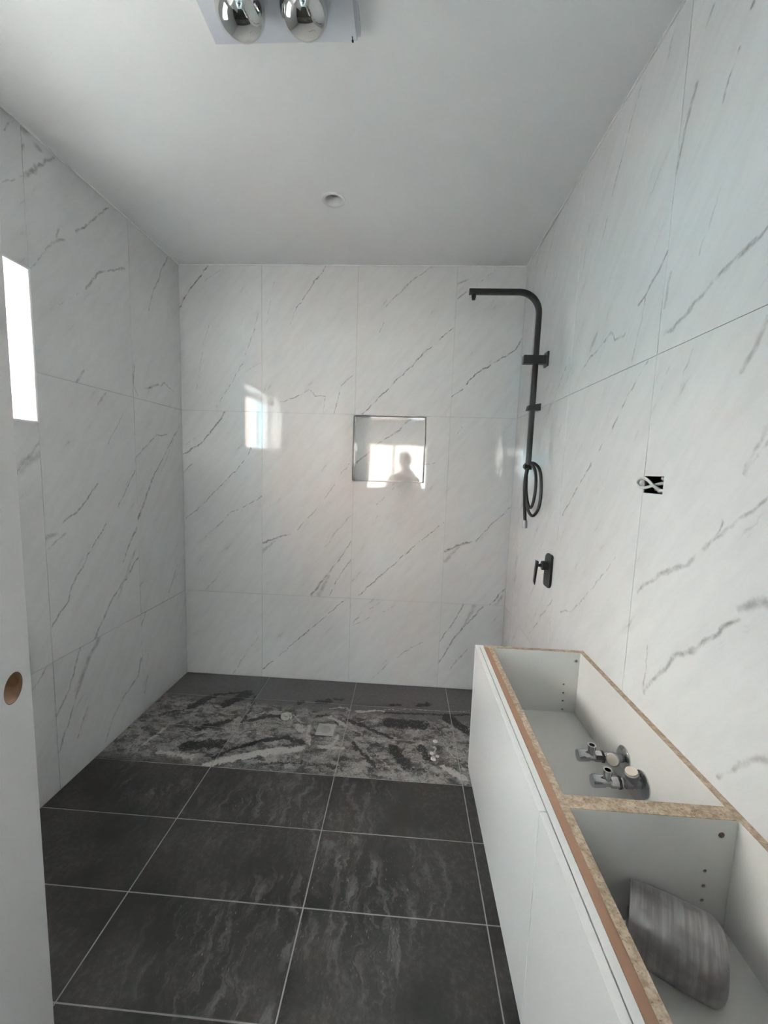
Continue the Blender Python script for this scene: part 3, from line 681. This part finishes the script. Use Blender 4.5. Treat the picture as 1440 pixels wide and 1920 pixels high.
hose = catmull([(SXR + .004, SYY - .01, 1.478), HPt(.10, 1.502), HPt(.45, 1.504), HPt(.80, 1.47), HPt(.95, 1.38), HPt(.90, 1.29), HPt(.62, 1.243), HPt(.32, 1.262), HPt(.08, 1.33), HPt(.02, 1.42),
                HPt(.16, 1.492), HPt(.42, 1.488), HPt(.60, 1.44), HPt(.62, 1.36), HPt(.50, 1.292), HPt(.30, 1.288), HPt(.10, 1.36), (2.083, -.482, 1.45)], 7)
MB().tube(hose, .0075, 10).build('hose', M['hose'], sc_, origin=(2.09, SYY, 1.4))
tail = catmull([(2.081, -.488, 1.474), (2.076, -.488, 1.40), (2.082, -.487, 1.30), (2.090, -.487, 1.212)], 6)
MB().tube(tail, .0085, 10).build('hose_tail', M['hose'], sc_, origin=(2.085, SYY, 1.3))
MB().lathe([(0, .009), (.004, .0115), (.030, .0125), (.040, .0125), (.040, .009)], (2.090, -.487, 1.214), (.02, 0, -1), 18, cap1=True).build('hose_nut', M['steel'], sc_, origin=(2.09, SYY, 1.2))

# ------------------------------------------------------------------ shower mixer
MYc, MZc = -.735, 1.0145
mx = empty('shower_mixer', (W, MYc, MZc), 'matte black shower mixer with tall plate and lever handle', 'mixer tap')
def leaf(hw, hh, big, small, n=6):
    out = []
    for cx, cy, a0, r in ((1, 1, 0, small), (-1, 1, 90, big), (-1, -1, 180, small), (1, -1, 270, big)):
        for k in range(n + 1):
            a = math.radians(a0 + 90 * k / n); out.append((cx * (hw - r) + r * math.cos(a), cy * (hh - r) + r * math.sin(a)))
    return out
pf = leaf(.042, .078, .030, .012)
m = MB(); n = len(pf)
vsx = [(W - .0003, MYc - a, MZc + b) for a, b in pf] + [(W - .008, MYc - a, MZc + b) for a, b in pf] + [(W - .010, MYc - a * .96, MZc + b * .97) for a, b in pf]
m.add(vsx, [tuple(range(n)), tuple(range(2 * n, 3 * n))[::-1]] + [(i, (i + 1) % n, n + (i + 1) % n, n + i) for i in range(n)] + [(n + i, n + (i + 1) % n, 2 * n + (i + 1) % n, 2 * n + i) for i in range(n)])
m.build('wall_plate', M['black'], mx, origin=(W, MYc, MZc))
kz = 1.036; B0 = Vector((W - .009, MYc + .006, kz))
MB().lathe([(0, .0215), (.024, .0215), (.026, .018), (.026, .008), (.046, .007)], B0, (-1, 0, 0), 26, cap1=True).build('cartridge_cap', M['black'], mx, origin=B0)
lv = MB(); X1, X0 = W - .050, W - .060; y = MYc + .006
lv.add([(X0 - .001, y - .011, 1.060), (X1, y - .011, 1.056), (X1, y + .011, 1.056), (X0 - .001, y + .011, 1.060), (X0 - .006, y - .010, .958), (X1 - .010, y - .010, .942), (X1 - .010, y + .010, .942), (X0 - .006, y + .010, .958)],
       [(0, 1, 2, 3), (7, 6, 5, 4), (0, 4, 5, 1), (1, 5, 6, 2), (2, 6, 7, 3), (3, 7, 4, 0)])
lv.build('lever', M['black'], mx, origin=(X1, y, kz), bevel=.002)

# ------------------------------------------------------------------ open cable outlet in the right wall
co = empty('cable_outlet', (W, (SY0 + SY1) / 2, (SZ0 + SZ1) / 2), 'open wall cut-out with grey white cables looping out of it', 'cable outlet')
b = MB(); x0, x1 = W + .003, W + .055
b.box((x1, SY0, SZ0), (x1 + .003, SY1, SZ1)); b.box((x0, SY0 - .002, SZ0), (x1, SY0, SZ1)); b.box((x0, SY1, SZ0), (x1, SY1 + .002, SZ1)); b.box((x0, SY0, SZ1), (x1, SY1, SZ1 + .002)); b.box((x0, SY0, SZ0 - .002), (x1, SY1, SZ0))
b.build('cavity', M['brown_stud'], co, origin=(W, SY0, SZ0))
def CP(u, v, off): p = on(u, v, 'x', W); return (W + off, p.y, p.z)
MB().tube(catmull([CP(1232, 924, .02), CP(1229.5, 912, -.004), CP(1227, 904, -.012), CP(1220, 898, -.014), CP(1209, 899, -.014), CP(1203.5, 906, -.012), CP(1206, 913, -.010), CP(1215, 914, -.006), CP(1226, 909, .004), CP(1238, 904, .02)], 7), .0042, 10).build('cable', M['cable'], co, origin=(W, SY1, SZ0))
MB().tube(catmull([CP(1238, 922, .03), CP(1233, 920, .012), CP(1229, 921, .01), CP(1222, 924, .03)], 6), .0045, 10).build('cable', M['cable'], co, origin=(W, SY0, SZ0))
MB().tube(catmull([CP(1229, 899, .03), CP(1236, 897, .010), CP(1242, 901, .012), CP(1244, 906, .035)], 6), .0045, 10).build('cable', M['cable'], co, origin=(W, SY0, SZ1))
MB().tube(catmull([CP(1210, 921, .04), CP(1216, 917, .02), CP(1223, 920, .03), CP(1225, 926, .045)], 6), .004, 10).build('cable', M['cream'], co, origin=(W, SY1, SZ0))

# ------------------------------------------------------------------ ceiling heater and downlight
PX0, PX1, PY1, PY0 = .879, 1.2875, -1.3135, -1.722; PZ = H - .030
ht = empty('ceiling_heater', ((PX0 + PX1) / 2, (PY0 + PY1) / 2, H), 'white square ceiling heater panel with four chrome-fronted heat bulbs', 'heater')
MB().box((PX0 + .004, PY0 - .004, H - .022), (PX1 + .010, PY1 - .004, H - .0003)).build('housing', M['grey_plastic'], ht, origin=(1.08, -1.52, H))
MB().box((PX0, PY0, PZ), (PX1, PY1, H - .021)).build('front_panel', M['grey_plastic'], ht, origin=(1.08, -1.52, PZ), bevel=.002)
pcx, pcy = (PX0 + PX1) / 2, (PY0 + PY1) / 2
bulb_glass = NT('silvered_bulb_glass'); bulb_glass.set(color=bulb_glass.mix(bulb_glass.noise(bulb_glass.obj(), 9, 2), rgb(.50, .52, .51), rgb(.66, .67, .66)), rough=.045, metal=1.)
for sx in (-1, 1):
    for sy in (1, -1):
        c = (pcx + sx * .0830, pcy + sy * .0870, PZ)
        MB().lathe([(-.004, .071), (.004, .071), (.004, .063), (-.004, .063)], c, (0, 0, -1), 40).build('bulb_collar', M['grey_plastic'], ht, origin=c)
        prof = [(-.008, .050), (.002, .056), (.016, .0605), (.032, .0625), (.048, .060), (.062, .053), (.072, .042), (.078, .029), (.081, .014), (.0818, .003)]
        MB().lathe(prof, c, (0, 0, -1), 48, cap1=True).build('heat_bulb', bulb_glass.m, ht, origin=c)
MB().lathe([(0, .028), (.006, .027), (.008, .020)], (pcx, pcy, PZ), (0, 0, -1), 32, cap1=True).build('centre_lamp', M['lens'], ht, origin=(pcx, pcy, PZ))
mk = on(661, 74, 'z', PZ)
g2 = MB().box((mk.x - .0012, mk.y - .0085, PZ - .0006), (mk.x + .0012, mk.y + .0085, PZ)); g2.box((mk.x - .0028, mk.y + .001, PZ - .0006), (mk.x + .0028, mk.y + .0075, PZ))
g2.build('printed_mark', M['dark'], ht, origin=mk)

dl = empty('downlight', (DLX, DLY, H), 'small round white recessed downlight, switched off', 'downlight')
MB().lathe([(0, .0555), (.003, .0545), (.005, .050), (.004, .041), (-.004, .038), (-.032, .030), (-.032, .042)], (DLX, DLY, H), (0, 0, -1), 40).build('trim_ring', M['white_plastic'], dl, origin=(DLX, DLY, H))
MB().lathe([(-.036, .036), (-.032, .0355)], (DLX, DLY, H), (0, 0, -1), 32, cap1=True).build('lens', M['lens'], dl, origin=(DLX, DLY, H))

# ------------------------------------------------------------------ floor waste and litter on the shower floor
dr = empty('floor_drain', (DRX, DRY, 0), 'square grey metal floor drain with round slotted grate', 'drain')
boolean_cut(floor, MB().lathe([(-.075, .036), (.01, .036)], (DRX, DRY, 0), (0, 0, 1), 32, cap0=True, cap1=True).build('cutter', None)); struct(floor)
duststeel = plain('dusty_drain_plate', (.52, .51, .49), .55, metal=.3, var=.15, scale=40)
plm = MB().box((DRX - .049, DRY - .049, -.0017), (DRX + .049, DRY + .049, .0012)).build('drain_plate', duststeel, dr, origin=(DRX, DRY, 0))
boolean_cut(plm, MB().lathe([(-.01, .0335), (.01, .0335)], (DRX, DRY, 0), (0, 0, 1), 32, cap0=True, cap1=True).build('cutter', None))
gr_ = MB().lathe([(-.0015, .0333), (.0012, .0333)], (DRX, DRY, 0), (0, 0, 1), 32, smooth=False, cap0=True, cap1=True).build('grate', duststeel, dr, origin=(DRX, DRY, 0))
ct = MB()
for k in range(-3, 4):
    hl = math.sqrt(.033 ** 2 - (k * .0088) ** 2) - .004
    ct.box((DRX - hl, DRY + k * .0088 - .0026, -.01), (DRX + hl, DRY + k * .0088 + .0026, .01))
boolean_cut(gr_, ct.build('cutter', None))
MB().lathe([(-.002, .0355), (-.07, .0355)], (DRX, DRY, 0), (0, 0, 1), 32, cap1=True).build('sump', M['steel'], dr, origin=(DRX, DRY, 0))

sp = on(536, 1347, 'z', 0); scrap = empty('plastic_scrap', sp, 'small curled cream white plastic scrap on the dirty shower floor', 'scrap')
m = MB(); pts = []
for k in range(22):
    a = k / 21 * math.radians(500) - .6; r = .036 - .0010 * k
    pts.append((sp.x + r * math.cos(a) * 1.0, sp.y + r * math.sin(a) * .85, .0012))
m.sweep([(x, y, .013 + .004 * math.sin(i * .8)) for i, (x, y, z) in enumerate(pts)], rrect(.010, .0014, .001, 2), up=(0, 0, 1)).build('curl', M['mortar'], scrap, origin=sp)
MB().lathe([(0, .020), (.004, .021), (.006, .016)], sp, (0, 0, 1), 18, cap0=True, cap1=True).build('core', M['cream'], scrap, origin=sp)

def crumb(u, v, r, sd, label):
    p = on(u, v, 'z', 0); rd = random.Random(sd); bm = bmesh.new(); bmesh.ops.create_icosphere(bm, subdivisions=2, radius=r)
    for vv in bm.verts:
        vv.co *= rd.uniform(.75, 1.15); vv.co.z = max(vv.co.z * .55, -r * .2)
    me = bpy.data.meshes.new('mortar_crumb'); bm.to_mesh(me); bm.free(); me.materials.append(M['mortar'])
    o = bpy.data.objects.new('mortar_crumb', me); COL.objects.link(o); o.location = (p.x, p.y, r * .2 + .0003)
    tag(o, label, 'mortar crumb', 'mortar crumbs on the shower floor')
for i, (u, v, r) in enumerate(((816, 1391, .013), (809, 1413, .010), (812, 1424, .014), (820, 1419, .009))):
    crumb(u, v, r, i, ['white mortar crumb farthest from the dark floor tiles, beside the vanity', 'small white mortar crumb on the drain side of its cluster, beside the vanity', 'biggest white mortar crumb of the cluster beside the vanity', 'smallest white mortar crumb, touching distance from the biggest one, beside the vanity'][i])

# ------------------------------------------------------------------ outside: ground and the house across the yard
struct(MB().box((-40, -40, -.6), (40, 30, -.5)).build('ground', plain('pale_concrete_yard', (.55, .52, .48), .9, var=.15, scale=.5)))
hs = empty('house', (4, -11, -.5), 'pale pink rendered house across the yard, mirrored in the tiles', 'house')
MB().box((-.9, -16, -.5), (10, -11, 5.5)).build('house_wall', plain('pale_pink_render', (.52, .42, .37), .8, var=.30, scale=.7), hs, origin=(4, -11, -.5))
for x, z in ((.2, 2.6), (2.3, 2.6), (1.4, .4), (3.6, .4)):
    w = MB().box((x, -11.02, z), (x + 1.1, -10.99, z + 1.2)).build('house_window', M['aluminium'], hs, origin=(x, -11, z))
    MB().box((x + .06, -10.99, z + .06), (x + 1.04, -10.98, z + 1.14)).build('pane', plain('house_window_pane', (.75, .74, .72), .3), w)
    w.children[0].location = -w.location - hs.location
bl = empty('house', (-5, -9, -.5), 'pale blue weatherboard house beside the yard, mirrored in the tiles', 'house')
MB().box((-9, -14, -.5), (-2.05, -9, 4.2)).build('house_wall', plain('pale_blue_render', (.42, .78, .86), .7, var=.05, scale=1.), bl, origin=(-5, -9, -.5))
for x, z in ((-3.42, 2.25), (-5.6, 2.25)):
    w = MB().box((x, -9.02, z), (x + .34, -8.99, z + .62)).build('house_window', M['aluminium'], bl, origin=(x, -9, z))
    p_ = MB().box((x + .05, -8.99, z + .05), (x + .29, -8.98, z + .57)).build('pane', M['lens'], w); p_.location = -w.location - bl.location
nw = empty('house', (-2.5, 0, -.5), 'tall cream house added to reflect light into the bathroom window', 'house')  # unseen, added as a pale reflector for the bathroom window
MB().box((-5, -2.6, -.5), (-2.4, 4, 5.2)).build('house_wall', plain('cream_render', (.74, .69, .65), .8, var=.06, scale=1.), nw, origin=(-2.5, 0, -.5))
MB().box((-5.2, -2.6, 5.2), (-2.1, 4.2, 5.35)).build('added_roof', plain('grey_roof_sheet', (.3, .3, .31), .6), nw, origin=(-2.5, 0, 5.2))
bw = empty('house', (-2.5, -5, -.5), 'tall red brick house added to tint light on the window reveal, between the cream and the pale blue houses', 'house')  # unseen, added to warm and dim the light on the window reveal
MB().box((-5, -7.1, -.5), (-2.4, -2.65, 5.6)).build('house_wall', plain('red_brick', (.34, .19, .145), .85, var=.25, scale=6.), bw, origin=(-2.5, -5, -.5))
MB().box((-5.2, -7.3, 5.6), (-2.1, -2.65, 5.75)).build('added_roof', plain('brown_roof_sheet', (.2, .16, .14), .6), bw, origin=(-2.5, -5, 5.6))

# ------------------------------------------------------------------ the person taking the picture, mirrored in the niche tile
def person():
    px, py = 1.440, -2.90
    V = []; E = []; Rr = []
    def add(p, r, par=None):
        V.append(Vector(p)); Rr.append(r if isinstance(r, tuple) else (r, r))
        if par is not None: E.append((par, len(V) - 1))
        return len(V) - 1
    pel = add((px, py - .02, .90), (.150, .105))
    wst = add((px, py - .01, 1.04), (.130, .095), pel); chs = add((px, py - .015, 1.20), (.155, .110), wst)
    upp = add((px, py - .02, 1.315), (.120, .085), chs); nck = add((px, py - .01, 1.400), (.052, .054), upp)
    nk2 = add((px, py + .005, 1.450), (.050, .054), nck); jaw = add((px, py + .020, 1.500), (.060, .068), nk2)
    mid = add((px, py + .010, 1.560), (.074, .088), jaw); top = add((px, py + .002, 1.620), (.070, .086), mid); add((px, py, 1.650), (.045, .055), top)
    add((px, py + .122, 1.548), (.010, .010), add((px, py + .102, 1.562), (.012, .012), mid))               # nose
    for s in (-1, 1): add((px + s * .090, py + .002, 1.560), (.008, .020), add((px + s * .076, py + .004, 1.556), (.010, .022), mid))   # ears
    phone = Vector((1.4745, -2.592, 1.405))
    for s in (-1, 1):
        hip = add((px + s * .085, py - .02, .86), .090, pel); kn = add((px + s * .098, py + .005, .47), .058, hip); sh = add((px + s * .100, py - .02, .28), .050, kn)
        an = add((px + s * .102, py - .035, .085), .038, sh); hl = add((px + s * .104, py - .02, .045), .040, an); add((px + s * .116, py + .155, .030), (.040, .026), hl)
        shd = add((px + s * .165, py - .02, 1.315), .062, upp); elb = add((px + s * .235, py + .035, 1.090), .043, shd); fa = add((px + s * .165, py + .165, 1.235), .034, elb)
        wr = add((phone.x + s * .080, phone.y - .050, 1.350), .025, fa); pm = add((phone.x + s * .066, phone.y - .020, 1.385), (.021, .028), wr)
        for k, (dz, l) in enumerate(((.045, .9), (.025, 1.), (.004, .95), (-.016, .8))):                   # four fingers round the back edge of the phone
            b = add((phone.x + s * .056, phone.y + .004, 1.388 + dz * .8), .0095, pm); c = add((phone.x + s * .044, phone.y + .014, 1.394 + dz), .0085, b)
            add((phone.x + s * (.044 - .024 * l), phone.y + .0145, 1.398 + dz), .0075, c)
        b = add((phone.x + s * .052, phone.y - .026, 1.410), .0105, pm); c = add((phone.x + s * .038, phone.y - .020, 1.430), .0095, b); add((phone.x + s * .024, phone.y - .017, 1.444), .0085, c)
    me = bpy.data.meshes.new('person'); me.from_pydata([tuple(v) for v in V], E, []); me.update()
    o = bpy.data.objects.new('person', me); COL.objects.link(o)
    o.modifiers.new('skin', 'SKIN'); sk = o.modifiers.new('sub', 'SUBSURF'); sk.levels = 2; sk.render_levels = 2
    for i, v in enumerate(me.skin_vertices[0].data): v.radius = Rr[i]; v.use_root = (i == 0)
    bpy.context.view_layer.update()
    ev = o.evaluated_get(bpy.context.evaluated_depsgraph_get()); m2 = bpy.data.meshes.new_from_object(ev); m2.name = 'person'
    o.modifiers.clear(); o.data = m2
    m2.transform(Matrix.Translation((-px, -py, 0))); o.location = (px, py, 0)
    for mt in (plain('skin_tone', (.48, .31, .23), .5), plain('dark_grey_shirt', (.10, .105, .115), .9), plain('blue_jeans', (.05, .07, .12), .9), plain('tan_work_shoes', (.16, .10, .06), .7)): m2.materials.append(mt)
    for p in m2.polygons:
        c = p.center; p.use_smooth = True
        arm = abs(c.x) > .10 and c.y > .05 or c.y > .15
        p.material_index = 3 if c.z < .075 else 2 if c.z < .93 else 0 if (c.z > 1.405 or (arm and c.y > .13)) else 1
    z0 = min(v.co.z for v in m2.vertices); o.location.z = -z0 + .0005
    tag(o, 'person in dark shirt and jeans standing in the doorway holding up a phone', 'person')
    hr = MB(); prof = [(0, .066), (.008, .074), (.030, .079), (.055, .076), (.078, .062), (.092, .038), (.097, .006)]
    h = hr.lathe(prof, (0, 0, 0), (0, 0, 1), 28, cap1=True).build('hair', plain('short_dark_hair', (.02, .016, .013), .7, bump=.5), None)
    h.parent = o; h.location = (0, -.010, 1.590); h.scale = (.98, 1.14, 1.0)
    for s in (-1, 1):
        e = MB().lathe([(-.010, .001), (-.007, .007), (0, .010), (.007, .007), (.010, .001)], (0, 0, 0), (0, 0, 1), 14).build('eye', M['white_plastic'], None); e.parent = o; e.location = (s * .030, .0875, 1.574)
        q_ = MB().lathe([(0, .0055), (.001, .0045)], (0, 0, 0), (0, 1, 0), 14, cap1=True).build('iris', M['brown_stud'], None); q_.parent = e; q_.location = (0, .0092, 0)
    mo = MB().box((-.022, -.002, -.004), (.022, .002, .004)).build('mouth', plain('lip', (.35, .16, .13), .5), None); mo.parent = o; mo.location = (0, .087, 1.507)
    ph = MB().sweep([(0, -.0045, 0), (0, .0045, 0)], rrect(.037, .080, .010, 4), up=(1, 0, 0), smooth=False).build('phone', M['black'])
    ph.location = phone; ph.rotation_euler = (.11, 0, 0)
    tag(ph, 'black phone held up in both hands in the doorway', 'phone')
person()
bpy.context.view_layer.update()
